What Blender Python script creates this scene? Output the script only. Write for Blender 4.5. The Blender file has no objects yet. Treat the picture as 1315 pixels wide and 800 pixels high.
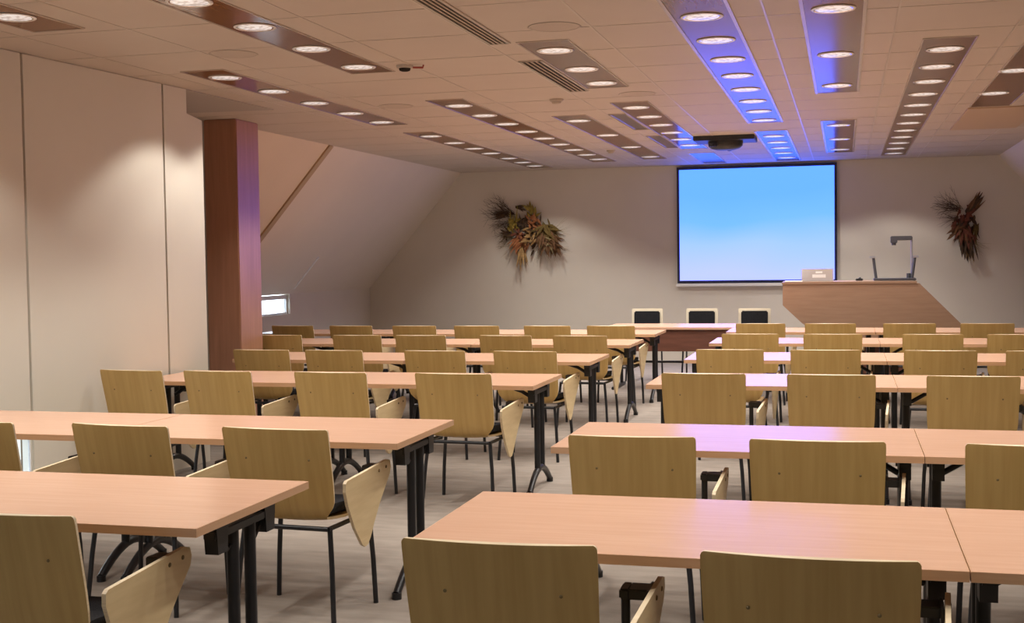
import bpy, bmesh, math, random
from mathutils import Vector, Matrix
random.seed(7)
C = bpy.context.scene.collection
PI = math.pi
SC = bpy.context.scene

# ------------------------------------------------------------------ helpers
def R(d): return math.radians(d)

def link(name, me, parent=None, loc=None):
    o = bpy.data.objects.new(name, me); C.objects.link(o)
    if parent is not None: o.parent = parent
    if loc is not None: o.location = loc
    return o

class MB:
    """collects shapes for ONE mesh"""
    def __init__(s): s.v = []; s.f = []; s.m = []; s.sm = []
    def add(s, verts, faces, mat=0, smooth=False, M=None):
        o = len(s.v)
        for v in verts:
            v = Vector(v)
            s.v.append(tuple(M @ v) if M is not None else tuple(v))
        for f in faces:
            s.f.append([i + o for i in f]); s.m.append(mat); s.sm.append(smooth)
    def box(s, x0, x1, y0, y1, z0, z1, mat=0, M=None, bev=0.0):
        if bev <= 0:
            v = [(x, y, z) for z in (z0, z1) for y in (y0, y1) for x in (x0, x1)]
            f = [(0, 2, 3, 1), (4, 5, 7, 6), (0, 1, 5, 4), (1, 3, 7, 5), (3, 2, 6, 7), (2, 0, 4, 6)]
            s.add(v, f, mat, False, M); return
        bm = bmesh.new()
        bmesh.ops.create_cube(bm, size=1)
        bmesh.ops.scale(bm, vec=(x1 - x0, y1 - y0, z1 - z0), verts=bm.verts)
        bmesh.ops.translate(bm, vec=((x0 + x1) / 2, (y0 + y1) / 2, (z0 + z1) / 2), verts=bm.verts)
        bmesh.ops.bevel(bm, geom=bm.edges[:], offset=bev, segments=2, affect='EDGES')
        bm.verts.index_update()
        s.add([v.co.copy() for v in bm.verts], [[v.index for v in f.verts] for f in bm.faces], mat, False, M)
        bm.free()
    def prism(s, poly, axis, a, b, mat=0, M=None):
        """poly of 2D points extruded along axis from a to b (other two axes in xyz order)"""
        n = len(poly); vs = []
        for t in (a, b):
            for p in poly:
                q = list(p); q.insert(axis, t); vs.append(tuple(q))
        fs = [list(range(n))[::-1], list(range(n, 2 * n))]
        for i in range(n):
            j = (i + 1) % n; fs.append([i, j, j + n, i + n])
        s.add(vs, fs, mat, False, M)
    def tube(s, pts, r, seg=10, mat=0, M=None, cap=True, sx=1.0):
        pts = [Vector(p) for p in pts]; n = len(pts); rings = []
        rs = r if isinstance(r, (list, tuple)) else [r] * n
        ref = None
        for i, p in enumerate(pts):
            t = (pts[min(i + 1, n - 1)] - pts[max(i - 1, 0)]).normalized()
            if ref is None:
                ref = Vector((0, 0, 1)) if abs(t.z) < .9 else Vector((1, 0, 0))
            u = t.cross(ref).normalized(); w = u.cross(t).normalized(); ref = w
            rings.append([p + u * math.cos(2 * PI * k / seg) * rs[i] + w * math.sin(2 * PI * k / seg) * rs[i] * sx for k in range(seg)])
        vs = [v for ring in rings for v in ring]; fs = []
        for i in range(n - 1):
            for k in range(seg):
                a = i * seg + k; b = i * seg + (k + 1) % seg
                fs.append([a, b, b + seg, a + seg])
        s.add(vs, fs, mat, True, M)
        if cap:
            s.add(rings[0], [list(range(seg))], mat, False, M)
            s.add(rings[-1], [list(range(seg))[::-1]], mat, False, M)
    def lathe(s, prof, seg=24, mat=0, M=None):
        vs = []; fs = []; n = len(prof)
        for r, z in prof:
            for k in range(seg):
                a = 2 * PI * k / seg; vs.append((r * math.cos(a), r * math.sin(a), z))
        for i in range(n - 1):
            for k in range(seg):
                a = i * seg + k; b = i * seg + (k + 1) % seg
                fs.append([a, b, b + seg, a + seg])
        s.add(vs, fs, mat, True, M)
    def build(s, name, mats, parent=None, loc=None):
        me = bpy.data.meshes.new(name)
        me.from_pydata(s.v, [], s.f)
        for m in (mats if isinstance(mats, (list, tuple)) else [mats]): me.materials.append(m)
        for p, mi, sm in zip(me.polygons, s.m, s.sm): p.material_index = mi; p.use_smooth = sm
        bm = bmesh.new(); bm.from_mesh(me)
        bmesh.ops.recalc_face_normals(bm, faces=bm.faces[:]); bm.to_mesh(me); bm.free()
        me.update()
        return link(name, me, parent, loc)

def tag(o, label, cat, group=None):
    o['label'] = label; o['category'] = cat
    if group: o['group'] = group
    return o
def thing(name, label, cat, loc=(0, 0, 0), rz=0, group=None):
    o = bpy.data.objects.new(name, None); C.objects.link(o)
    o.empty_display_size = .05
    o.location = loc; o.rotation_euler = (0, 0, rz)
    return tag(o, label, cat, group)
def struct(o): o['kind'] = 'structure'; return o
def kids(o): return [c for c in bpy.data.objects if c.parent == o]
def copy_tree(o, parent=None):
    c = o.copy(); C.objects.link(c)
    if parent is not None: c.parent = parent
    for ch in kids(o): copy_tree(ch, c)
    return c

# ------------------------------------------------------------------ materials
def mat(name, base, rough=.6, metal=0.0, spec=.5, emit=None, estr=0.0):
    m = bpy.data.materials.new(name); m.use_nodes = True
    b = m.node_tree.nodes['Principled BSDF']
    b.inputs['Base Color'].default_value = (*base, 1)
    b.inputs['Roughness'].default_value = rough
    b.inputs['Metallic'].default_value = metal
    b.inputs['Specular IOR Level'].default_value = spec
    if emit:
        b.inputs['Emission Color'].default_value = (*emit, 1); b.inputs['Emission Strength'].default_value = estr
    return m
def noisy(m, c0, c1, scale=(1, 1, 1), nscale=5, detail=4, dist=0.0, bump=0.0, bscale=200, lo=.3, hi=.7):
    nt = m.node_tree; N = nt.nodes; Lk = nt.links; b = N['Principled BSDF']
    tc = N.new('ShaderNodeTexCoord'); mp = N.new('ShaderNodeMapping'); mp.inputs['Scale'].default_value = scale
    nz = N.new('ShaderNodeTexNoise'); nz.inputs['Scale'].default_value = nscale; nz.inputs['Detail'].default_value = detail
    nz.inputs['Distortion'].default_value = dist
    cr = N.new('ShaderNodeValToRGB'); cr.color_ramp.elements[0].color = (*c0, 1); cr.color_ramp.elements[1].color = (*c1, 1)
    cr.color_ramp.elements[0].position = lo; cr.color_ramp.elements[1].position = hi
    Lk.new(tc.outputs['Object'], mp.inputs['Vector']); Lk.new(mp.outputs[0], nz.inputs['Vector'])
    Lk.new(nz.outputs['Fac'], cr.inputs[0]); Lk.new(cr.outputs[0], b.inputs['Base Color'])
    if bump:
        n2 = N.new('ShaderNodeTexNoise'); n2.inputs['Scale'].default_value = bscale
        bp = N.new('ShaderNodeBump'); bp.inputs['Strength'].default_value = bump; bp.inputs['Distance'].default_value = .01
        Lk.new(tc.outputs['Object'], n2.inputs['Vector']); Lk.new(n2.outputs['Fac'], bp.inputs['Height']); Lk.new(bp.outputs[0], b.inputs['Normal'])
    return m

M_wall = noisy(mat('cream_wall', (.6, .5, .38), .75), (.665, .61, .525), (.705, .65, .565), nscale=1.2, bump=.03, bscale=60)
M_wall2 = noisy(mat('partition_cream', (.6, .5, .38), .42), (.69, .635, .54), (.73, .675, .575), nscale=.9, bump=.02, bscale=40)
M_slope = noisy(mat('slope_cream', (.6, .5, .38), .6), (.70, .62, .53), (.74, .655, .56), nscale=1.1)
M_panelwarm = noisy(mat('slope_warm', (.6, .47, .3), .6), (.70, .58, .44), (.74, .61, .46), nscale=1.1)
M_ceil = noisy(mat('ceiling_tile', (.7, .55, .42), .6), (.525, .452, .387), (.55, .475, .407), nscale=2.2, bump=.02, bscale=150)
M_grid = mat('ceiling_grid', (.49, .418, .35), .3)
M_frame = mat('strip_frame', (.50, .425, .355), .25)
M_ceilshade = mat('ceiling_shade_grey', (.42, .37, .33), .7)  # shade colour for the unlit ceiling over the recess
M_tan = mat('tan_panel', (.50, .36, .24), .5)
M_strip = noisy(mat('strip_brown', (.2, .1, .06), .17, spec=.17), (.19, .092, .043), (.22, .11, .053), scale=(14, 1, 1), nscale=3)
M_floor = noisy(mat('carpet', (.3, .25, .2), .95, spec=.1), (.265, .225, .192), (.33, .285, .243), scale=(1, 4, 1), nscale=3.5, detail=8, bump=.3, bscale=350, lo=.32, hi=.68)
M_table = noisy(mat('beech_laminate', (.6, .36, .2), .24), (.66, .395, .265), (.71, .44, .305), scale=(1.2, 16, 16), nscale=2.6, detail=5, dist=.4)
M_edge = noisy(mat('beech_edge', (.6, .36, .2), .4), (.56, .33, .19), (.62, .38, .225), scale=(1.5, 1.5, 30), nscale=3)
M_ply = noisy(mat('plywood_back', (.5, .36, .17), .36), (.50, .315, .10), (.58, .38, .135), scale=(22, 2, 1.2), nscale=1.7, detail=5, dist=.3)
M_plyedge = noisy(mat('plywood_edge', (.7, .56, .36), .5), (.64, .50, .32), (.76, .63, .43), scale=(2, 2, 60), nscale=4)
M_tab = noisy(mat('tablet_ply', (.62, .47, .26), .38), (.62, .46, .24), (.70, .54, .30), scale=(2, 3, 20), nscale=1.8, detail=5)
M_black = mat('black_steel', (.012, .012, .014), .38)
M_blackp = mat('black_plastic', (.016, .016, .018), .45)
M_fabric = noisy(mat('black_fabric', (.012, .012, .014), .9, spec=.2), (.009, .009, .011), (.022, .022, .026), nscale=180, bump=.3)
M_screw = mat('dark_screw', (.20, .14, .06), .5, .3)
M_cherry = noisy(mat('cherry_column', (.3, .13, .07), .32), (.38, .185, .11), (.46, .23, .145), scale=(18, 18, 1), nscale=1.6, detail=5, dist=.4)
M_podium = noisy(mat('podium_wood', (.36, .2, .12), .4), (.31, .185, .118), (.36, .22, .145), scale=(1.4, 3, 14), nscale=2.2, detail=5, dist=.3)
M_modesty = noisy(mat('dark_wood', (.09, .035, .02), .45), (.12, .045, .028), (.16, .062, .04), scale=(2, 2, 12), nscale=2)
M_trimwood = mat('trim_wood', (.42, .30, .18), .5)
M_white = mat('white_metal', (.82, .80, .78), .35)
M_chrome = mat('reflector', (.85, .85, .86), .18, 1.0)
M_grey = mat('grey_plastic', (.07, .07, .085), .4)
M_silver = mat('silver', (.55, .55, .6), .3, .8)
M_navy = mat('screen_border', (.012, .014, .05), .5)
M_cream = mat('cream_frame', (.78, .70, .54), .45)
M_laptop = mat('laptop_grey', (.50, .47, .47), .4)
M_sheet = mat('paper_white', (.85, .85, .85), .6)
M_slot = mat('vent_slot', (.03, .024, .02), .9, spec=.05)
M_vent = mat('vent_metal', (.42, .33, .26), .5)
M_ventgl = mat('vent_dark_gloss', (.13, .085, .07), .2, spec=.4)
M_speaker = noisy(mat('speaker_grille', (.5, .38, .28), .7), (.47, .40, .34), (.50, .43, .365), nscale=90)
M_detector = mat('detector_beige', (.45, .38, .315), .5)
M_red = mat('detector_red', (.35, .06, .04), .4)
M_glass = mat('window_glass', (.9, .95, 1), .02); M_glass.node_tree.nodes['Principled BSDF'].inputs['Transmission Weight'].default_value = 1.0
M_glass.node_tree.nodes['Principled BSDF'].inputs['IOR'].default_value = 1.05
M_lens = mat('lamp_glass', (.8, .8, .8), .2)
def lens_nodes():
    nt = M_lens.node_tree; N = nt.nodes; b = N['Principled BSDF']
    tc = N.new('ShaderNodeTexCoord'); v = N.new('ShaderNodeTexVoronoi'); v.inputs['Scale'].default_value = 34
    cr = N.new('ShaderNodeValToRGB'); cr.color_ramp.elements[0].color = (1.0, .98, .97, 1); cr.color_ramp.elements[1].color = (.26, .24, .23, 1)
    cr.color_ramp.elements[0].position = .15; cr.color_ramp.elements[1].position = .7
    nt.links.new(tc.outputs['Object'], v.inputs['Vector']); nt.links.new(v.outputs['Distance'], cr.inputs[0])
    nt.links.new(cr.outputs[0], b.inputs['Emission Color']); b.inputs['Emission Strength'].default_value = .72
lens_nodes()
M_screen = mat('projected_picture', (.02, .02, .02), .7, spec=0.0)
def screen_nodes():
    nt = M_screen.node_tree; N = nt.nodes; Lk = nt.links; b = N['Principled BSDF']
    tc = N.new('ShaderNodeTexCoord'); sp = N.new('ShaderNodeSeparateXYZ')
    Lk.new(tc.outputs['Generated'], sp.inputs[0])
    nz = N.new('ShaderNodeTexNoise'); nz.inputs['Scale'].default_value = 1.3; nz.inputs['Detail'].default_value = 1
    Lk.new(tc.outputs['Generated'], nz.inputs['Vector'])
    m1 = N.new('ShaderNodeMath'); m1.operation = 'MULTIPLY_ADD'; m1.inputs[1].default_value = .45; Lk.new(nz.outputs['Fac'], m1.inputs[0])
    Lk.new(sp.outputs['Z'], m1.inputs[2])
    cr = N.new('ShaderNodeValToRGB'); e = cr.color_ramp.elements
    e[0].position = .25; e[0].color = (.56, .66, 1.0, 1)
    e[1].position = 1.0; e[1].color = (.16, .50, 1.0, 1)
    k = e.new(.55); k.color = (.40, .64, 1.0, 1)
    k = e.new(.75); k.color = (.20, .55, 1.0, 1)
    Lk.new(m1.outputs[0], cr.inputs[0])
    mx = N.new('ShaderNodeMix'); mx.data_type = 'RGBA'; mx.blend_type = 'MULTIPLY'; mx.inputs[0].default_value = 1
    Lk.new(cr.outputs[0], mx.inputs[6]); mx.inputs[7].default_value = (1, 1, 4.2, 1)
    Lk.new(mx.outputs[2], b.inputs['Emission Color']); b.inputs['Emission Strength'].default_value = 1.0
screen_nodes()

# ------------------------------------------------------------------ room dimensions
H = 2.887; D = 18.38
XS0, XS1 = -5.695, 2.056                       # where the sloped roof sides leave the flat ceiling
XK0, ZK = -7.227, 1.127                        # knee wall under the slope
XK1 = XS1 + (XS0 - XK0)
REAR = -3.0
# floor
b = MB(); b.box(-7.6, 4.0, REAR - .1, D + .1, -.1, 0); struct(b.build('floor', M_floor))
# ceiling slabs
b = MB(); b.box(XS0, XS1, REAR, D, H, H + .1); b.box(-7.5, XS0, 8.5, 10.60, H, H + .1); struct(b.build('ceiling', M_ceil))
# back wall
b = MB(); b.prism([(XK0, 0), (XK1, 0), (XK1, ZK), (XS1, H + .05), (XS0, H + .05), (XK0, ZK)], 1, D, D + .12); struct(b.build('wall_back', M_wall))
b = MB(); b.box(-7.6, 4.0, REAR - .12, REAR, 0, .95); b.box(-7.6, 4.0, REAR - .12, REAR, 2.2, H + .1)
b.box(-7.6, -4.6, REAR - .12, REAR, .95, 2.2); b.box(-2.4, 4.0, REAR - .12, REAR, .95, 2.2); struct(b.build('wall_rear', M_wall))
# right: slope and knee wall
b = MB(); b.prism([(XS1, H), (XS1, H + .1), (XK1 + .1, ZK + .05), (XK1, ZK)], 1, REAR, D); struct(b.build('wall_right', M_slope))
b = MB(); b.box(XK1, XK1 + .1, REAR, D, 0, ZK + .04); struct(b.build('wall_right_low', M_wall))
# left slope (beyond the column) and knee wall with a window niche
dx, dz = XK0 - XS0, ZK - H
def slope_pt(t): return (XS0 + dx * t, H + dz * t)
b = MB()
p0 = slope_pt(0); p1 = slope_pt(1)
b.prism([p0, p1, (p1[0] - .08, p1[1] + .06), (p0[0] - .02, p0[1] + .1)], 1, 13.36, D, 0)
b.prism([p0, p1, (p1[0] - .08, p1[1] + .06), (p0[0] - .02, p0[1] + .1)], 1, 10.66, 13.36, 1)
struct(b.build('wall_left_slope', [M_slope, M_panelwarm]))
b = MB()
def on_slope(t, off): 
    x, z = slope_pt(t); n = Vector((-dz, dx)).normalized()
    if n.x < 0: n = -n
    return (x + n.x * off, z + n.y * off)
sgn = 1 if on_slope(.5, .02)[1] < slope_pt(.5)[1] else -1
b.prism([on_slope(0.0, 0), on_slope(1.0, 0), on_slope(1.0, .02 * sgn), on_slope(0.0, .02 * sgn)], 1, 13.29, 13.40)
struct(b.build('trim_1', M_trimwood))
WY0, WY1, WZ0, WZ1 = 13.6, 15.44, .86, 1.115
b = MB()
b.box(XK0 - .1, XK0, 10.66, WY0, 0, ZK + .03); b.box(XK0 - .1, XK0, WY1, D, 0, ZK + .03)
b.box(XK0 - .1, XK0, WY0, WY1, 0, WZ0)
b.box(XK0 - .12, XK0 - .1, WY1, WY1 + .05, WZ0 - .05, ZK + .2); b.box(XK0 - .12, XK0 - .1, WY0 - .05, WY0, WZ0 - .05, ZK + .2)
b.box(XK0 - .12, XK0 - .1, WY0, WY1, WZ0 - .05, WZ0); b.box(XK0 - .12, XK0 - .02, WY0, WY1, WZ1 + .012, WZ1 + .05)
struct(b.build('wall_left_low', M_wall))
w = bpy.data.objects.new('window_2', None); C.objects.link(w); w.location = (XK0 - .06, (WY0 + WY1) / 2, WZ0); struct(w)
b = MB(); hw = (WY1 - WY0) / 2
b.box(-.02, .02, -hw, -hw + .03, 0, .255); b.box(-.02, .02, hw - .03, hw, 0, .255); b.box(-.02, .02, -hw + .03, hw - .03, 0, .02); b.box(-.02, .02, -hw + .03, hw - .03, .20, .255)
b.build('window_frame', M_white, w)
b = MB(); b.box(-.005, .005, -hw + .03, hw - .03, .02, .24); b.build("pane", M_glass, w)
# highlight along the skylight edge above the niche, painted as a thin white strip
b = MB(); b.prism([on_slope(.72, 0), on_slope(.96, 0), on_slope(.96, .012 * sgn), on_slope(.72, .012 * sgn)], 1, 15.42, 15.46); struct(b.build('trim_highlight', M_white))
# return wall beside the column and closing wall of the recess
b = MB(); b.box(-7.4, -5.76, 10.56, 10.66, 0, H); struct(b.build('wall_return', M_wall))
b = MB(); b.box(-7.5, -7.4, 8.7, 10.66, 0, H); b.box(-7.5, -4.96, 8.60, 8.70, 0, H); struct(b.build('wall_recess', M_wall))
# left partition: tall panels, slightly splayed
ang = math.atan2(-4.8475 + 4.9768, 8.5564 - 6.6192)       # x drifts inwards with y
part = bpy.data.objects.new('wall_left', None); C.objects.link(part); struct(part)
part.location = (-4.8475, 8.60, 0); part.rotation_euler = (0, 0, -ang)
seams = [0, -.31, -1.81, -3.35, -4.9, -6.45, -8.0, -9.55, -11.3]
for i in range(len(seams) - 1):
    y1, y0 = seams[i] - (.011 if i else 0), seams[i + 1] + .011
    b = MB()
    if i == 2:
        wy0, wy1, wz0, wz1 = -2.6, -1.826, .10, .50
        b.box(-.07, 0, y0, y1, wz1, H - .004); b.box(-.07, 0, y0, y1, 0.0, wz0); b.box(-.07, 0, y0, wy0, wz0, wz1); b.box(-.07, 0, wy1, y1, wz0, wz1)
    else:
        b.box(-.07, 0, y0, y1, 0.0, H - .004)
    b.build('wall_panel', M_wall2, part)
b = MB(); b.box(-.10, -.075, seams[-1], wy0 - .02, 0, H - .004); b.box(-.10, -.075, wy1 + .02, 0, 0, H - .004)
b.box(-.10, -.075, wy0 - .02, wy1 + .02, wz1 + .02, H - .004)
b.box(-.10, -.075, 0, .18, 0, 2.64)
b.build('wall_backing', mat('seam_dark', (.15, .095, .05), .8), part)
b = MB(); b.prism([(.0, 0), (.21, 0), (.21, 2.665), (.0, 2.70)], 0, -.07, 0); b.build('wall_panel', M_wall2, part)
w = bpy.data.objects.new('window_1', None); C.objects.link(w); struct(w)
Mrot = Matrix.Rotation(-ang, 4, 'Z')
w.location = Vector((-4.8475, 8.60, 0)) + Mrot @ Vector((-.012, (wy0 + wy1) / 2, wz0)); w.rotation_euler = (0, 0, -ang)
hw = (wy1 - wy0) / 2; hz = wz1 - wz0
b = MB(); b.box(-.007, .007, -hw, -hw + .008, 0, hz); b.box(-.007, .007, hw - .008, hw, 0, hz); b.box(-.007, .007, -hw, hw, 0, .012); b.box(-.007, .007, -hw, hw, hz - .012, hz)
b.build('window_frame', M_white, w)
b = MB(); b.box(-.003, .003, -hw + .008, hw - .008, .012, hz - .012); b.build('pane', M_glass, w)
# unseen rear window (behind the camera), added for bluish light on chair backs
w = bpy.data.objects.new('fill_window', None); C.objects.link(w); struct(w); w.location = (-3.5, REAR - .06, .95)
b = MB(); b.box(-1.1, -1.04, -.04, .04, 0, 1.25); b.box(1.04, 1.1, -.04, .04, 0, 1.25); b.box(-1.1, 1.1, -.04, .04, 0, .06); b.box(-1.1, 1.1, -.04, .04, 1.19, 1.25); b.box(-.03, .03, -.04, .04, 0, 1.25)
b.build('window_frame', M_white, w)  # frame of the added unseen window
b = MB(); b.box(-1.05, 1.05, -.004, .004, .05, 1.2); b.build('pane', M_glass, w)  # pane of the added unseen window
# wood column
b = MB(); b.box(-5.765, -5.43, 10.53, 10.98, 0, H, bev=.008); o = b.build('column', M_cherry); struct(o)
# ceiling shade over the recess behind the partition, laid in as a grey sheet
b = MB(); b.prism([(-4.86, 8.55), (-4.80, 10.02), (-5.58, 9.95), (-5.9, 8.55)], 2, H - .006, H + .001); struct(b.build('ceiling_shade', M_ceilshade))
# ceiling grid of T-bars
b = MB()
YB = [7.12 + .7955 * k for k in range(-12, 15)]
for y in YB: b.box(XS0, XS1, y - .0045, y + .0045, H - .002, H + .001)
for x in (-4.62, -3.92, -2.86, -2.14, -1.41, -.42, .29, .98, 1.62): b.box(x - .006, x + .006, REAR, D, H - .0022, H + .001)
struct(b.build('ceiling_grid', M_grid))

# ------------------------------------------------------------------ ceiling strips with downlights
ORD = ['first', 'second', 'third', 'fourth', 'fifth', 'sixth', 'seventh', 'eighth', 'ninth', 'tenth', 'eleventh', 'twelfth']
def strip(x0, x1, y0, y1, label):
    e = .02 if -1.0 < x0 < 0 else .01
    t = thing('ceiling_strip', label, 'ceiling panel', ((x0 + x1) / 2, (y0 + y1) / 2, H), 0, 'brown lamp strips in the ceiling')
    hx, hy = (x1 - x0) / 2, (y1 - y0) / 2
    b = MB(); b.box(-hx, hx, -hy, hy, -.004, .0); b.build('panel', M_strip, t)
    b = MB()
    b.box(-hx - e, -hx, -hy - e, hy + e, -.007, 0); b.box(hx, hx + e, -hy - e, hy + e, -.007, 0)
    b.box(-hx, hx, -hy - e, -hy, -.007, 0); b.box(-hx, hx, hy, hy + e, -.007, 0)
    b.build('frame', M_frame, t); return t
LAMP_W = 42
def downlight_proto():
    t = bpy.data.objects.new('downlight', None); C.objects.link(t)
    b = MB(); b.lathe([(.100, -.0015), (.119, -.001), (.120, -.003), (.117, -.0055), (.106, -.006), (.101, -.004)], 28); b.build('trim_ring', M_white, t)
    b = MB(); b.lathe([(.103, -.0055), (.098, -.0042), (.094, -.0035), (.090, -.0035)], 28); b.build('reflector', M_chrome, t)
    b = MB(); b.lathe([(.0002, -.0085), (.04, -.008), (.07, -.0065), (.096, -.0038)], 24); b.build('lamp_lens', M_lens, t)
    L = bpy.data.lights.new('lamp_beam', 'SPOT'); L.energy = LAMP_W; L.spot_size = R(116); L.spot_blend = .35; L.shadow_soft_size = .06
    L.color = (1.0, .955, .89)
    lo = bpy.data.objects.new('lamp_beam', L); C.objects.link(lo); lo.parent = t; lo.location = (0, 0, -.035)
    return t
DL = downlight_proto(); DL_used = [False]
def downlight(x, y, label, group):
    t = DL if not DL_used[0] else copy_tree(DL); DL_used[0] = True
    t.location = (x, y, H - .004); tag(t, label, 'ceiling light', group)
s2 = 1.013
def lamps(x, ys, where, group):
    for i, y in enumerate(ys):
        n = ORD[i] if len(ys) > 1 else 'only'
        downlight(x, y, f'round downlight, {n} from the camera end in {where}', group)
xA, xB, xC, xD, xL1, xL2, xM2, xM1 = -.762, -.055, .635, 1.27, -4.285, -3.21, -2.485, -1.785
hw = .155
SG = 'round downlights in the ceiling strips'
strip(xA - hw, xA + hw, 3.0, 12.75, 'long brown strip shining blue with screen light, down the middle of the ceiling')
lamps(xA, [7.01 + .79 * k for k in range(8)], 'the long blue-shining middle strip', SG)
strip(xA - hw, xA + hw, 13.65, 18.0, 'blue-shining brown strip beside the projector, ending above the screen')
lamps(xA, [14.25 + .8 * k for k in range(5)], 'the blue-shining strip beside the projector', SG)
strip(xB - hw, xB + hw, 3.0, 10.62, 'violet-tinged brown ceiling strip with three lamps, next to the long blue strip')
lamps(xB, [7.02, 8.62, 10.2], 'the violet three-lamp strip', SG)
strip(xB - hw, xB + hw, 12.85, 16.85, 'short brown ceiling strip with blue edge, in front of the screen corner by podium')
lamps(xB, [13.32, 14.93, 16.4], 'the short blue-edged strip toward the podium', SG)
strip(xC - hw, xC + hw, 8.2, 17.65, 'long brown ceiling strip with twelve lamps, farther right of the screen')
lamps(xC, [8.64 + .79 * k for k in range(12)], 'the long twelve-lamp strip right of screen', SG)
strip(xD - hw, xD + hw + .02, 6.0, 12.15, 'brown ceiling strip at the far right edge, ending at a tan panel')
lamps(xD - .06, [9.83, 11.17], 'the strip at the right edge', SG)
strip(xL1 - hw, xL1 + hw, 1.0, 6.2, 'brown ceiling strip end in the top corner by the left wall')
lamps(xL1, [5.80], 'the corner strip over the left wall', SG)
strip(xL1 - hw, xL1 + hw, 7.83, 11.55, 'brown ceiling strip with five lamps running above the left wall and column')
lamps(xL1, [8.16 + .78 * k for k in range(5)], 'the five-lamp strip before the column', SG)
strip(xL1 - hw, xL1 + hw, 12.35, 17.85, 'brown ceiling strip beside the sloped wall, far left end of the room')
lamps(xL1, [12.75, 13.59, 14.37, 15.1, 15.95, 16.7, 17.4], 'the far strip beside the sloped wall', SG)
strip(xL2 - hw, xL2 + hw, 1.5, 8.3, 'brown ceiling strip with large lamps at top, between left wall and smoke detector')
lamps(xL2, [5.75, 6.48, 7.25, 8.03], 'the strip ending at the smoke detector', SG)
strip(xL2 - hw, xL2 + hw, 9.93, 17.1, 'long brown ceiling strip with nine lamps, second in from the sloped wall')
lamps(xL2, [10.33 + .785 * k for k in range(9)], 'the nine-lamp strip second from the sloped wall', SG)
strip(xM2 - hw, xM2 + hw, 11.45, 16.9, 'brown ceiling strip with four widely spaced lamps')
lamps(xM2, [11.88, 13.4, 14.95, 16.5], 'the strip of four widely spaced lamps', SG)
strip(xM1 - hw, xM1 + hw, 7.48, 9.66, 'short brown ceiling strip with three lamps next to a slotted air vent')
lamps(xM1, [7.83, 8.66, 9.40], 'the short strip by the slotted vent', SG)
strip(xM1 - hw, xM1 + hw, 10.65, 15.5, 'brown ceiling strip turning blue toward the screen, left of the projector')
lamps(xM1, [11.03, 11.8, 12.58, 13.4, 14.2, 15.0], 'the strip turning blue left of projector', SG)
strip(xM1 - hw, xM1 + hw, 16.2, 18.0, 'small bright blue ceiling strip just above the upper left screen corner')
# unseen downlights out of view overhead, added to brighten the foreground
for x, y0, y1 in ((xA, 2.2, 6.3), (xL2, 3.4, 5.1), (xL1, 3.4, 5.1), (xD - .06, 2.2, 7.3)):
    n = int((y1 - y0) / .79)
    for i in range(n + 1):
        downlight(x, y1 - .79 * i - .02, 'unseen round downlight out of view overhead, added to brighten the foreground', 'unseen downlights added for foreground light')
# tan ceiling panel beyond the right strip
b = MB(); b.box(xD - .17, xD + .5, 12.25, 14.3, H - .012, H + .001, bev=.003); tag(b.build('tan_ceiling_panel', M_tan), 'plain tan ceiling panel beyond the strip at the right edge', 'ceiling panel')

# slotted vents
def vent(x0, x1, y0, y1, label, gloss):
    t = thing('ceiling_vent', label, 'vent', ((x0 + x1) / 2, (y0 + y1) / 2, H), 0, 'long vents in the ceiling')
    hx, hy = (x1 - x0) / 2, (y1 - y0) / 2
    b = MB(); b.box(-hx + .004, hx - .004, -hy, hy, -.003, 0); b.build('backing', M_ventgl if gloss else M_slot, t)
    b = MB(); b.box(-hx - .012, -hx + .006, -hy - .012, hy + .012, -.009, 0); b.box(hx - .006, hx + .012, -hy - .012, hy + .012, -.009, 0)
    b.box(-hx, hx, -hy - .012, -hy, -.009, 0); b.box(-hx, hx, hy, hy + .012, -.009, 0); b.build('frame', M_frame, t)
    if not gloss:
        for k in range(1, 4):
            x = -hx + 2 * hx * k / 4
            b = MB(); b.box(x - .006, x + .006, -hy, hy, -.008, -.003); b.build('blade', M_vent, t)
vent(-2.11, -1.995, 4.6, 7.46, 'long dark slotted air vent at the top edge of the photo', False)
vent(-2.11, -1.97, 8.2, 9.78, 'dark slotted air vent beside the short three-lamp strip', False)
vent(-2.11, -1.96, 11.5, 12.95, 'unslotted dark brownish vent panel beside the strip that turns blue', True)
vent(-2.10, -1.93, 13.7, 15.25, 'bluish dark vent panel nearest the screen, left of the projector', True)
# round speakers
def speaker(x, y, label):
    t = thing('ceiling_speaker', label, 'speaker', (x, y, H), 0, 'round ceiling speakers')
    b = MB(); b.lathe([(.150, -.0003), (.154, -.002), (.150, -.0035), (.140, -.0035), (.139, -.002)], 32); b.build('rim', M_detector, t)
    b = MB(); b.lathe([(.0003, -.0032), (.08, -.0032), (.139, -.0022)], 32); b.build('grille', M_speaker, t)
speaker(-1.61, 7.05, 'faint round ceiling speaker above the short three-lamp strip, near the middle')
speaker(-3.76, 7.28, 'faint round ceiling speaker between the two strips nearest the left wall')
speaker(-1.63, 10.15, 'faint round ceiling speaker between the two strips of the lit centre line, mid room')
speaker(-3.74, 10.2, 'faint round ceiling speaker just before the nine-lamp strip')
def detector(x, y, label, red):
    t = thing('smoke_detector', label, 'smoke detector', (x, y, H), 0, 'detectors on the ceiling')
    b = MB(); b.lathe([(.0003, -.022), (.052, -.020), (.058, -.012), (.060, 0)], 24); b.build('mounting_base', M_detector, t)
    b = MB(); b.lathe([(.0003, -.042), (.022, -.041), (.036, -.036), (.040, -.026), (.040, -.018)], 24); b.build('sensor_head', M_slot if red else M_detector, t)
    if red:
        b = MB(); b.tube([(.06, 0, -.018), (.13, .0, -.022), (.135, .0, -.004)], .007, 8); b.build('indicator_arm', M_red, t)
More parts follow.
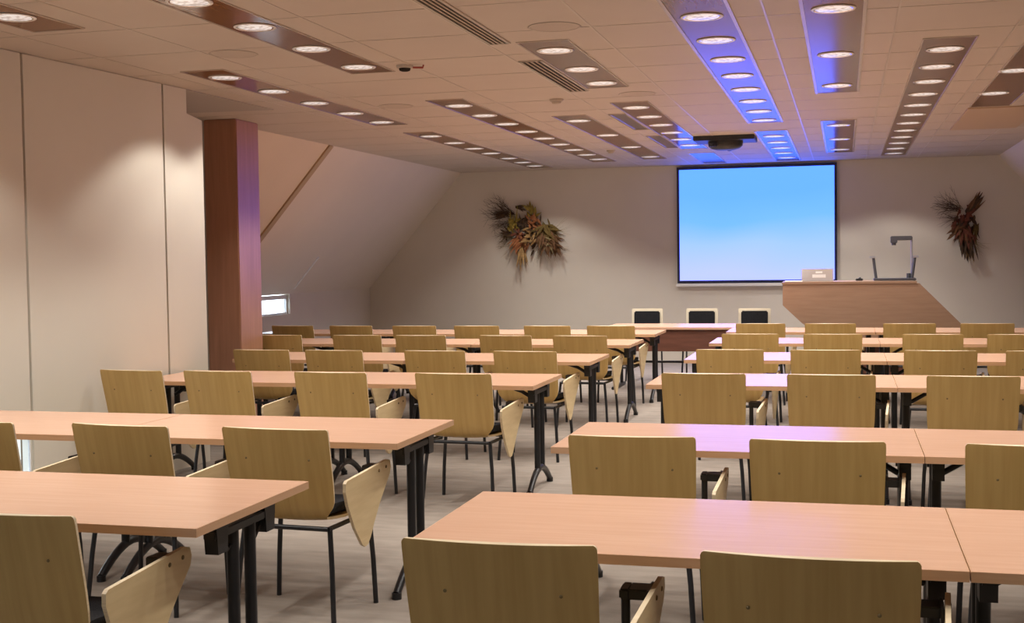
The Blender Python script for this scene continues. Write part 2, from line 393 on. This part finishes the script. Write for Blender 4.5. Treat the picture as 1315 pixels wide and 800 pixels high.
detector(-2.90, 8.10, 'small beige smoke detector with dark sensor and red indicator arm', True)
detector(-2.33, 10.25, 'small plain beige detector in open ceiling before the four-lamp strip', False)
detector(-2.80, 15.35, 'small plain beige detector between the far nine-lamp and four-lamp strips', False)

# projector
t = thing('projector', 'black projector on a wide black ceiling plate in front of the screen', 'projector', (-1.29, 14.2, H))
b = MB(); b.box(-.335, .335, -.25, .25, -.052, 0, bev=.006); b.build('ceiling_plate', M_blackp, t)
b = MB()
prof = [(.0, -.145), (.10, -.145), (.16, -.128), (.19, -.10), (.195, -.052)]
vs = []; seg = 32
b.lathe(prof, seg, M=Matrix.Diagonal((1.0, .95, 1, 1))); b.build('body', M_blackp, t)
b = MB(); b.tube([(.03, .12, -.105), (.03, .215, -.105)], [.045, .04], 16); b.build('lens', M_grey, t)
b = MB()
for k in range(5): b.box(-.16 + k * .02, -.15 + k * .02, -.178, -.12, -.115, -.075)
b.build('vent_grille', M_grey, t)
# screen
t = thing('projection_screen', 'large wall screen showing a plain pale blue picture', 'screen', (-1.24, D, 0))
zs0, zs1 = 1.16, 2.868
b = MB(); b.box(-1.10, 1.10, -.058, -.05, zs0 + .04, zs1 - .05); b.build('screen_surface', M_screen, t)
b = MB(); e = .035; X = 1.1 + e
b.box(-X, -1.10, -.062, -.03, zs0, zs1 - .01); b.box(1.10, X, -.062, -.03, zs0, zs1 - .01); b.box(-1.10, 1.10, -.062, -.03, zs0, zs0 + .04); b.box(-1.10, 1.10, -.062, -.03, zs1 - .05, zs1 - .01); b.box(-X, X, -.05, -.03, zs0, zs1 - .01)
b.build('border', M_navy, t)
b = MB(); b.box(-X - .02, X + .02, -.07, -.005, zs0 - .05, zs0 - .004, bev=.008); b.build('bottom_rail', M_white, t)

# ------------------------------------------------------------------ tables
TW, TL, TZ = .835, 1.543, .74
def leg_unit(t, x, s):
    """one folding T-leg at x, s=+1 when the table end is on +x"""
    b = MB()
    for y in (-.062, .062): b.tube([(x, y, .13), (x, y, .665)], .021, 12)
    lg = b.build('leg', M_black, t)
    b = MB()
    pts = []
    for k in range(13):
        a = -1 + 2 * k / 12
        pts.append((x, a * .285, .022 + .125 * (1 - abs(a) ** 1.8)))
    b.tube(pts, [.019 + .004 * (1 - abs(-1 + 2 * k / 12)) for k in range(13)], 10)
    b.tube([(x, -.285, .0), (x, -.285, .03)], .023, 10); b.tube([(x, .285, .0), (x, .285, .03)], .023, 10)
    b.build('foot', M_black, lg)
    b = MB(); b.box(x - .022, x + .022, -.222, .222, .655, .685, bev=.004); b.build('top_rail', M_black, lg)
    for y in (-.175, .175):
        b = MB(); b.prism([(-.042, 0), (.042, 0), (.032, -.105), (-.03, -.105)], 0, x - .024, x + .024, M=Matrix.Translation((0, y, TZ - .029))); b.build('bracket', M_blackp, lg)
    b = MB(); b.tube([(x - s * .02, 0, .60), (x - s * .12, 0, .66), (x - s * .27, 0, .708)], .013, 8); b.tube([(x, -.062, .62), (x, -.10, .60), (x, -.16, .655)], .008, 6); b.tube([(x, .062, .62), (x, .10, .60), (x, .16, .655)], .008, 6)
    b.build('brace', M_black, lg)
def make_table(length=TL):
    t = bpy.data.objects.new('folding_table', None); C.objects.link(t)
    hx = length / 2 - .0015
    b = MB(); b.box(-hx + .002, hx - .002, -TW / 2 + .002, TW / 2 - .002, TZ - .028, TZ, 0)
    b.build('tabletop', M_table, t)
    b = MB()
    for y0, y1 in ((-TW / 2, -TW / 2 + .002), (TW / 2 - .002, TW / 2)): b.box(-hx, hx, y0, y1, TZ - .028, TZ - .0005)
    for x0, x1 in ((-hx, -hx + .002), (hx - .002, hx)): b.box(x0, x1, -TW / 2, TW / 2, TZ - .028, TZ - .0005)
    b.build('edge_band', M_edge, t)
    leg_unit(t, -hx + .065, -1); leg_unit(t, hx - .065, 1)
    return t
XL, XR = -1.930, -1.2345
YL = [3.839, 5.624, 8.137, 9.974, 11.846, 13.455]
YR = [3.768, 5.643, 8.312, 10.261, 12.149, 13.890]
ROW = ['nearest row', 'second row', 'third row', 'fourth row', 'fifth row', 'front row']
TG = 'beech folding tables'
proto_table = make_table(); used_t = [False]
def place_table(x, y, label, src=None):
    if src is not None: t = src
    else:
        t = proto_table if not used_t[0] else copy_tree(proto_table); used_t[0] = True
    t.location = (x, y, 0); tag(t, label, 'table', TG)
for i, y in enumerate(YL):
    n = [2, 2, 2, 2, 3, 3][i]
    for k in range(n):
        pos = ['at the aisle', 'second from the aisle', 'third from the aisle'][k]
        lab = f'beech folding table {pos}, {ROW[i]} from camera on the column side'
        if i == 5: lab = f'beech folding table {pos}, farthest row on the column side'
        if i == 2 and k == 1:
            L3 = 1.35; place_table(XL - TL - L3 / 2, y, lab, make_table(L3))
        else: place_table(XL - TL * (k + .5), y, lab)
for i, y in enumerate(YR):
    for k in range(2):
        pos = ['at the aisle', 'next after the aisle one'][k]
        lab = f'beech folding table {pos}, {ROW[i]} from camera on the podium side'
        if i == 5: lab = f'beech folding table {pos}, farthest row on the podium side'
        place_table(XR + TL * (k + .5), y, lab)

# ------------------------------------------------------------------ chairs
def sheet(rows, thick, mats, nx=13):
    """rows: (y, z, halfwidth, bow) -> closed curved board"""
    n = len(rows); G = []
    for (y, z, hwid, bow) in rows:
        G.append([Vector((hwid * (-1 + 2 * k / (nx - 1)), y + bow[0] * (-1 + 2 * k / (nx - 1)) ** 2, z + bow[1] * (-1 + 2 * k / (nx - 1)) ** 2)) for k in range(nx)])
    Nn = []
    for i in range(n):
        r = []
        for k in range(nx):
            a = G[min(i + 1, n - 1)][k] - G[max(i - 1, 0)][k]
            c = G[i][min(k + 1, nx - 1)] - G[i][max(k - 1, 0)]
            r.append(c.cross(a).normalized())
        Nn.append(r)
    b = MB(); vs = []
    for sgn_ in (.5, -.5):
        for i in range(n):
            for k in range(nx): vs.append(G[i][k] + Nn[i][k] * thick * sgn_)
    o = n * nx; F = []; E = []
    for i in range(n - 1):
        for k in range(nx - 1):
            a = i * nx + k; F.append([a, a + 1, a + nx + 1, a + nx]); F.append([o + a, o + a + nx, o + a + nx + 1, o + a + 1])
    ring = [k for k in range(nx)] + [i * nx + nx - 1 for i in range(1, n)] + [(n - 1) * nx + k for k in range(nx - 2, -1, -1)] + [i * nx for i in range(n - 2, 0, -1)]
    for q in range(len(ring)):
        a, c = ring[q], ring[(q + 1) % len(ring)]; E.append([a, c, c + o, a + o])
    b.add(vs, F, 0, True); 
    b.add(vs, E, 1, False)
    return b
def make_chair():
    t = bpy.data.objects.new('tablet_chair', None); C.objects.link(t)
    cb = (.022, 0)
    rows = [(.000, .852, .243, cb), (.0008, .849, .248, cb), (.002, .843, .2515, cb), (.006, .826, .252, cb), (.02, .76, .251, cb), (.036, .69, .249, cb), (.052, .62, .247, cb), (.064, .568, .245, (.02, 0)),
            (.074, .53, .241, (.018, 0)), (.083, .503, .231, (.013, .002)), (.093, .480, .214, (.009, .004)), (.108, .460, .196, (.005, .006)), (.13, .447, .184, (.002, .007)), (.155, .440, .186, (0, .009)), (.19, .436, .203, (0, .012)), (.23, .434, .219, (0, .014)), (.29, .434, .227, (0, .014)),
            (.36, .438, .229, (0, .010)), (.43, .442, .229, (0, .006)), (.475, .440, .226, (0, .002)), (.505, .430, .215, (0, 0)), (.515, .422, .19, (0, 0))]
    b = sheet(rows, .012, None)
    for x in (-.14, .16):                        # screw heads on the back
        b.lathe([(.0003, -.0025), (.004, -.0025), (.005, 0)], 8, 2, M=Matrix.Translation((x, .0235, .72)) @ Matrix.Rotation(R(-90), 4, 'X'))
    b.build('seat_shell', [M_ply, M_plyedge, M_screw], t)
    rows = [(.135, .462, .165, (0, .008)), (.15, .474, .18, (0, .010)), (.20, .478, .20, (0, .012)), (.30, .473, .205, (0, .012)), (.40, .476, .205, (0, .008)), (.455, .474, .20, (0, .004)), (.485, .462, .185, (0, 0))]
    b = sheet(rows, .038, None); b.build('seat_pad', M_fabric, t)
    b = MB()
    fr = [(-.205, .10, .413), (-.215, .46, .413), (.215, .46, .413), (.205, .10, .413), (-.205, .10, .413)]
    b.tube([fr[0], fr[1]], .011, 8); b.tube([fr[1], fr[2]], .011, 8); b.tube([fr[2], fr[3]], .011, 8); b.tube([fr[3], (-.205, .10, .413)], .011, 8)
    b.build('seat_frame', M_black, t)
    for sx in (-1, 1):
        b = MB(); b.tube([(sx * .205, .115, .418), (sx * .222, .095, .25), (sx * .238, .07, .0)], .0115, 10); b.build('leg', M_black, t)
        b = MB(); b.tube([(sx * .215, .455, .418), (sx * .228, .468, .36), (sx * .24, .472, .2), (sx * .248, .474, .0)], .0115, 10); b.build('leg', M_black, t)
    b = MB(); b.tube([(.215, .46, .413), (.245, .465, .43), (.252, .465, .47), (.252, .465, .612)], .013, 8)
    b.box(.236, .266, .445, .53, .602, .632, bev=.005)
    ta = b.build('tablet_arm', M_blackp, t)
    b = MB(); b.box(-.022, -.0125, -.08, .03, -.028, .022, bev=.002); b.box(-.077, -.014, -.052, .025, -.013, .017, bev=.003); b.build('hinge_plate', M_blackp, ta, (.298, .50, .615))
    poly = [(.10, .612), (.115, .622), (.595, .648), (.63, .64), (.645, .61), (.635, .578), (.585, .53), (.51, .455), (.455, .385), (.415, .325), (.385, .297), (.352, .292), (.32, .306), (.22, .40), (.135, .51), (.102, .575)]
    poly = [(.10 + (y - .10) * .895, z) for y, z in poly]
    Mt = Matrix.Translation((.298, 0, .62)) @ Matrix.Rotation(R(3), 4, 'Y') @ Matrix.Translation((0, 0, -.62))
    n = len(poly); b = MB()
    b.add([(-.007, y, z) for y, z in poly], [list(range(n))], 0, False, Mt); b.add([(.007, y, z) for y, z in poly], [list(range(n))[::-1]], 0, False, Mt)
    vs = [(-.007, y, z) for y, z in poly] + [(.007, y, z) for y, z in poly]
    b.add(vs, [[i, (i + 1) % n, (i + 1) % n + n, i + n] for i in range(n)], 1, False, Mt)
    for (y, z) in ((.45, .612), (.53, .617)):
        b.lathe([(.0003, .0035), (.0065, .003), (.008, 0)], 8, 2, M=Mt @ Matrix.Translation((.007, y, z)) @ Matrix.Rotation(R(90), 4, 'Y'))
    b.build('writing_tablet', [M_tab, M_plyedge, M_screw], t)
    return t
proto_chair = make_chair(); used_c = [False]
CG = 'plywood chairs with folding writing tablets'
POS = ['at the aisle', 'second from the aisle', 'third from the aisle', 'fourth from the aisle', 'fifth from the aisle', 'sixth from the aisle']
def chair(x, y, rz, label, out=0.0, swing=0.0):
    t = proto_chair if not used_c[0] else copy_tree(proto_chair); used_c[0] = True
    t.location = (x, y, 0); t.rotation_euler = (0, 0, R(rz)); tag(t, label, 'chair', CG)
    for c in kids(t):
        if c.name.startswith('writing_tablet'):          # the folded tablet hangs a little further out or in
            c.matrix_local = Matrix.Translation((out, 0, 0)) @ Matrix.Translation((.298, .53, 0)) @ Matrix.Rotation(R(swing), 4, 'Z') @ Matrix.Translation((-.298, -.53, 0))
        if c.name.startswith('tablet_arm'):
            for g in kids(c): g.location.x = .298 + out
LX = [[(-2.345, -1)], [(-2.345, -3.5), (-3.09, -5), (-3.87, -4)], [(-2.35, -3), (-3.17, -3), (-3.965, -4), (-4.60, -7)], [(-2.36, -3), (-3.085, -3), (-3.93, -4), (-4.56, -3)],
      [(-2.325, -2), (-3.025, -3), (-3.85, -2), (-4.49, -3), (-5.31, 0)], [(-2.335, -2), (-3.01, -2), (-3.78, -2), (-4.48, -3), (-5.21, -2), (-5.90, -2)]]
RX = [[(-.84, 1), (-.085, -1)], [(-.815, 2), (-.105, 0), (.68, -1)], [(-.825, 0), (-.08, 0), (.705, 0)], [(-.84, 0), (-.14, 0), (.665, 0), (1.36, 0)],
      [(-.825, 0), (-.105, 0), (.735, 0), (1.43, 0)], [(-.845, 0), (-.145, 0), (.625, 0), (1.36, 1)]]
for side, XX, YY in (('column', LX, YL), ('podium', RX, YR)):
    for i, row in enumerate(XX):
        for k, (x, rz) in enumerate(row):
            rn = f'{ROW[i]} from camera' if i < 5 else 'farthest row'
            # the shell turns about its own middle
            y = YY[i] - .82
            chair(x, y, rz, f'plywood tablet chair {POS[k]}, {rn}, {side} side of room', *((-.02, 1) if side == 'column' else (.04, -3)))

# ------------------------------------------------------------------ head table and its chairs
t = thing('head_table', 'long head table with dark modesty panel facing the room before the podium', 'table', (-1.73, 14.76, 0))
b = MB(); b.box(-1.0, 1.0, -.42, .42, .712, .74, bev=.003); b.build('tabletop', M_table, t)
b = MB(); b.box(-.93, .93, -.395, -.375, .46, .711); b.build('modesty_panel', M_modesty, t)
for sx in (-1, 1):
    b = MB()
    for y in (-.2, .2): b.tube([(sx * .90, y, .03), (sx * .90, y, .712)], .02, 10)
    lg = b.build('leg', M_black, t)
    b = MB(); b.box(sx * .90 - .025, sx * .90 + .025, -.36, .36, 0, .035, bev=.006); b.build('foot', M_black, lg)
b = MB(); b.tube([(-.9, .2, .29), (.9, .2, .29)], .014, 8); b.build('stretcher', M_black, t)
def make_front_chair():
    t = bpy.data.objects.new('conference_chair', None); C.objects.link(t)
    b = MB()                                     # faces the room: seat towards -y
    b.box(-.20, .20, .0, .018, .50, .895, bev=.008); b.build('back_shell', M_cream, t).rotation_euler = (R(-6), 0, 0)
    b = MB(); b.box(-.165, .165, -.03, -.001, .58, .862, bev=.012); b.build('back_pad', M_fabric, t).rotation_euler = (R(-6), 0, 0)
    b = MB(); b.box(-.21, .21, -.44, .06, .425, .445, bev=.008); b.build('seat', M_cream, t)
    b = MB(); b.box(-.19, .19, -.42, .0, .446, .475, bev=.012); b.build('seat_pad', M_fabric, t)
    for sx in (-1, 1):
        b = MB(); b.tube([(sx * .17, .08, .53), (sx * .17, .055, .44), (sx * .19, .02, .424), (sx * .195, .05, .0)], .011, 8); b.build('leg', M_black, t)
        b = MB(); b.tube([(sx * .18, -.40, .424), (sx * .20, -.42, .0)], .011, 8); b.build('leg', M_black, t)
    return t
fc = make_front_chair()
FL = ['white-framed chair with dark pad behind the head table, farthest from the podium', 'white-framed chair with dark pad behind the head table, middle of three', 'white-framed chair with dark pad behind the head table, closest to the podium']
for i, x in enumerate((-2.46, -1.76, -1.10)):
    t = fc if i == 0 else copy_tree(fc)
    t.location = (x, 15.85, 0); tag(t, FL[i], 'chair', 'chairs behind the head table')

# ------------------------------------------------------------------ podium and the things on it
PY = 15.4
t = thing('podium', 'brown wooden podium desk with slanted sides in front of the screen corner', 'podium', (0, PY, 0))
b = MB(); b.prism([(-.727, 1.2), (.82, 1.2), (.85, 1.2), (1.50, .53), (1.50, .45), (-.10, .45), (-.50, .73), (-.727, .948)], 1, .0, .70); b.build('body', M_podium, t)
b = MB(); b.prism([(-.735, 1.2), (.82, 1.2), (.82, 1.228), (-.735, 1.228)], 1, -.01, .72); b.build('top', M_podium, t)
b = MB(); b.box(.05, 1.35, .12, .6, 0, .45); b.build('plinth', M_modesty, t)
zt = 1.229
t = thing('document_camera', 'document camera with two lamp arms standing on the podium', 'document camera', (.575, PY + .36, zt))
b = MB(); b.box(-.24, .25, -.16, .16, 0, .03, bev=.008); b.build('base', M_grey, t)
for sx, lx in ((-1, -.235), (1, .235)):
    b = MB(); b.tube([(lx * .88, 0, .02), (lx * .96, 0, .16), (lx * 1.02, 0, .275), (lx * 1.06, -.0, .29)], .017, 8); la = b.build('lamp_arm', M_grey, t)
    b = MB(); b.box(lx * 1.06 - .035, lx * 1.06 + .035, -.03, .03, .272, .30, bev=.006); b.build('lamp_head', M_silver, la)
b = MB(); b.tube([(.205, .05, .02), (.205, .05, .50)], .012, 10); b.build('post', M_silver, t)
b = MB(); b.tube([(.17, .05, .02), (.17, .05, .085)], .024, 12); b.build('hinge', M_grey, t)
b = MB(); b.box(-.02, .215, .02, .08, .485, .535, bev=.008); b.box(-.04, .04, .015, .085, .45, .535, bev=.008); b.tube([(0, .05, .45), (0, .05, .425)], .025, 12); b.build('camera_head', M_grey, t)
t = thing('laptop', 'pale grey open laptop with a white patch on its lid, on podium', 'laptop', (-.325, PY + .33, zt))
b = MB(); b.box(-.19, .19, -.02, .25, 0, .018, bev=.004); b.build('base', M_laptop, t)
b = MB(); b.box(-.19, .19, -.012, 0, .018, .155, bev=.003); ld = b.build('lid', M_laptop, t); ld.rotation_euler = (R(6), 0, 0)
b = MB(); b.box(-.06, .10, -.0135, -.0122, .045, .085); b.box(-.02, .06, -.0135, -.0122, .10, .122); b.build('lid_patch', M_sheet, ld)
b = MB(); b.box(-.10, .10, -.10, .10, 0, .012); tag(b.build('paper_stack', M_sheet, None, (-.60, PY + .15, zt)), 'white papers lying at the corner of the podium top', 'papers')
b = MB(); b.box(-.045, .045, -.05, .05, 0, .028, bev=.008); b.tube([(-.01, 0, .026), (.02, 0, .034)], .012, 8); tag(b.build('control_box', M_blackp, None, (.17, PY + .36, zt)), 'small dark control box on podium between laptop and document camera', 'control box')

# ------------------------------------------------------------------ dried flower arrangements on the back wall
def leafmat(name, c): return noisy(mat(name, c, .8, spec=.2), tuple(x * .7 for x in c), tuple(min(1, x * 1.25) for x in c), nscale=30)
ML = dict(yel=leafmat('dry_yellow', (.30, .22, .045)), orange=leafmat('dry_orange', (.33, .125, .05)), tan=leafmat('dry_tan', (.36, .22, .09)), olive=leafmat('dry_olive', (.15, .10, .03)),
          brown=leafmat('dry_brown', (.17, .085, .04)), dark=leafmat('dry_dark', (.075, .045, .025)), red=leafmat('dry_red', (.15, .05, .03)), straw=leafmat('dry_straw', (.32, .25, .13)))
def leaf(b, p, d, L, w, curl):
    d = d.normalized(); side = d.cross(Vector((random.uniform(-.4, .4), -1, random.uniform(-.4, .4)))).normalized(); nrm = side.cross(d).normalized()
    n = 5; vs = []
    for i in range(n + 1):
        u = i / n; c = p + d * L * u + nrm * curl * L * u * u; ww = w * math.sin(PI * (.08 + .92 * u) ** .8) if i < n else .001
        vs += [c - side * ww, c + nrm * ww * .35, c + side * ww]
    fs = []
    for i in range(n):
        a = 3 * i; fs += [[a, a + 1, a + 4, a + 3], [a + 1, a + 2, a + 5, a + 4]]
    # a second skin gives the leaf thickness
    m = len(vs); vs2 = vs + [v + nrm * .003 for v in vs]; fs2 = fs + [[q + m for q in f[::-1]] for f in fs]
    b.add(vs2, fs2, 0, True)
def cluster(name, key, parent, u, v, ang_, spread, n, L, w, depth=.08, jit=.05):
    b = MB()
    for _ in range(n):
        a = R(ang_ + random.gauss(0, spread)); p = Vector((u + random.gauss(0, jit), -random.uniform(.02, depth), v + random.gauss(0, jit)))
        d = Vector((math.cos(a), -random.uniform(.0, .45), math.sin(a)))
        leaf(b, p, d, L * random.uniform(.6, 1.15), w * random.uniform(.6, 1.2), random.uniform(-.15, .25))
    return b.build(name, ML[key], parent)
def twigs(name, key, parent, u, v, ang_, spread, n, L, r=.003, branch=True, jit=.02):
    b = MB()
    for _ in range(n):
        a = R(ang_ + random.gauss(0, spread)); p = Vector((u + random.gauss(0, jit), -random.uniform(.02, .08), v + random.gauss(0, jit)))
        l = L * random.uniform(.55, 1.1); pts = []; cur = p.copy(); da = random.gauss(0, .06)
        for i in range(6):
            pts.append(cur.copy()); cur = cur + Vector((math.cos(a), -.06, math.sin(a))) * l / 5; a += da
        b.tube(pts, [r * (1 - .14 * i) for i in range(6)], 5)
        if branch:
            for i in (2, 3, 4):
                a2 = a + random.choice((-1, 1)) * random.uniform(.3, .7); q = pts[i]
                b.tube([q, q + Vector((math.cos(a2), -.08, math.sin(a2))) * l * .28], [r * .6, r * .3], 4)
    return b.build(name, ML[key], parent)
t = thing('hanging_dried_arrangement', 'dried flower and leaf spray in yellow, orange and brown, hung left of the screen', 'wall decoration', (-4.66, D, 1.99), 0, 'dried sprays on the back wall')
K = .0122 * 1.31 / 7.27 * 6.05                       # one crop step in metres
def q(x, y): return ((x - 436) * .00168, (400 - y) * .00168)
twigs('twigs', 'dark', t, *q(320, 260), 176, 9, 20, .46); twigs('twigs', 'dark', t, *q(310, 250), 138, 11, 12, .42); twigs('twigs', 'dark', t, *q(310, 340), 193, 12, 14, .36)
twigs('twigs', 'olive', t, *q(320, 440), 207, 16, 13, .32); twigs('grass', 'straw', t, *q(680, 420), 8, 24, 14, .30, .0022, False); twigs('grass', 'straw', t, *q(640, 540), -38, 28, 20, .34, .0022, False)
twigs('grass', 'straw', t, *q(340, 520), 225, 26, 18, .30, .0022, False); twigs('grass', 'olive', t, *q(560, 560), -80, 24, 14, .30, .0022, False)
cluster('leaves', 'dark', t, *q(440, 360), 160, 80, 34, .17, .022, .06, .075); cluster('leaves', 'dark', t, *q(500, 440), -60, 60, 24, .16, .022, .06, .06)
cluster('leaves', 'yel', t, *q(310, 340), 200, 80, 20, .12, .016, .14, .035); cluster('leaves', 'yel', t, *q(325, 400), 92, 7, 8, .36, .014, .12, .02); cluster('leaves', 'yel', t, *q(490, 250), 75, 30, 12, .16, .022, .12, .03)
cluster('leaves', 'dark', t, *q(350, 190), -25, 12, 8, .20, .014, .08, .02); cluster('leaves', 'dark', t, *q(280, 430), 190, 40, 12, .14, .016, .1, .03); cluster('leaves', 'dark', t, *q(250, 250), 178, 14, 12, .20, .012, .1, .025)
cluster('leaves', 'orange', t, *q(505, 330), 60, 70, 22, .11, .018, .16, .04); cluster('leaves', 'tan', t, *q(480, 460), 200, 60, 22, .13, .018, .16, .045); cluster('leaves', 'red', t, *q(390, 450), 210, 50, 16, .12, .018, .16, .03)
cluster('leaves', 'olive', t, *q(600, 390), -52, 34, 44, .22, .020, .13, .055); cluster('leaves', 'brown', t, *q(620, 460), -64, 24, 50, .25, .020, .15, .06); cluster('leaves', 'brown', t, *q(690, 520), -82, 16, 22, .20, .018, .12, .03)
cluster('leaves', 'orange', t, *q(390, 470), -104, 16, 22, .24, .019, .13, .04); cluster('leaves', 'tan', t, *q(395, 560), -88, 9, 20, .30, .015, .12, .025)
cluster('leaves', 'straw', t, *q(620, 500), -66, 30, 22, .20, .008, .18, .05)
t = thing('hanging_dried_arrangement', 'dark reddish-brown dried leaf spray hung on the wall right of the podium', 'wall decoration', (1.615, D, 1.92), 0, 'dried sprays on the back wall')
def q(x, y): return ((x - 267) * .00183, (400 - y) * .00183)
twigs('twigs', 'dark', t, *q(230, 270), 155, 20, 26, .34); twigs('twigs', 'dark', t, *q(200, 340), 185, 24, 22, .24, .0022, False); twigs('grass', 'straw', t, *q(330, 520), -55, 26, 14, .24, .002, False)
cluster('leaves', 'dark', t, *q(292, 300), 57, 5, 26, .26, .022, .12, .022); cluster('leaves', 'brown', t, *q(300, 290), 60, 7, 14, .26, .018, .12, .03); cluster('leaves', 'red', t, *q(250, 340), -90, 80, 34, .11, .020, .16, .055)
cluster('leaves', 'dark', t, *q(265, 370), -96, 22, 44, .20, .022, .10, .06); cluster('leaves', 'brown', t, *q(235, 420), -110, 26, 26, .16, .020, .14, .05); cluster('leaves', 'dark', t, *q(280, 510), -88, 7, 34, .27, .018, .12, .035)
cluster('leaves', 'red', t, *q(275, 440), -82, 24, 28, .20, .018, .15, .05); cluster('leaves', 'olive', t, *q(345, 380), -92, 8, 14, .26, .012, .08, .02); cluster('leaves', 'tan', t, *q(305, 570), -90, 8, 8, .17, .010, .13, .02)

# ------------------------------------------------------------------ world, camera, view
wd = bpy.data.worlds.new('World'); SC.world = wd; wd.use_nodes = True
bg = wd.node_tree.nodes['Background']; bg.inputs[0].default_value = (.78, .90, 1.0, 1); bg.inputs[1].default_value = 5.0
cam = bpy.data.cameras.new('Camera'); co = bpy.data.objects.new('Camera', cam); C.objects.link(co)
cam.sensor_width = 36; cam.lens = 1600 / 1315 * 36; cam.clip_end = 100
yaw, pit, rol = 0.2613568, -0.0422931, -0.0142225
fw = Vector((-math.sin(yaw) * math.cos(pit), math.cos(yaw) * math.cos(pit), math.sin(pit)))
r0 = Vector((math.cos(yaw), math.sin(yaw), 0)); u0 = r0.cross(fw)
rr = r0 * math.cos(rol) + u0 * math.sin(rol); uu = -r0 * math.sin(rol) + u0 * math.cos(rol)
co.matrix_world = Matrix(((rr.x, uu.x, -fw.x, 0), (rr.y, uu.y, -fw.y, 0), (rr.z, uu.z, -fw.z, 1.55686), (0, 0, 0, 1)))
SC.camera = co
vs_ = SC.view_settings
vs_.view_transform = 'Standard'; vs_.look = 'None'; vs_.exposure = 0.0; vs_.gamma = 1.0; vs_.use_curve_mapping = False
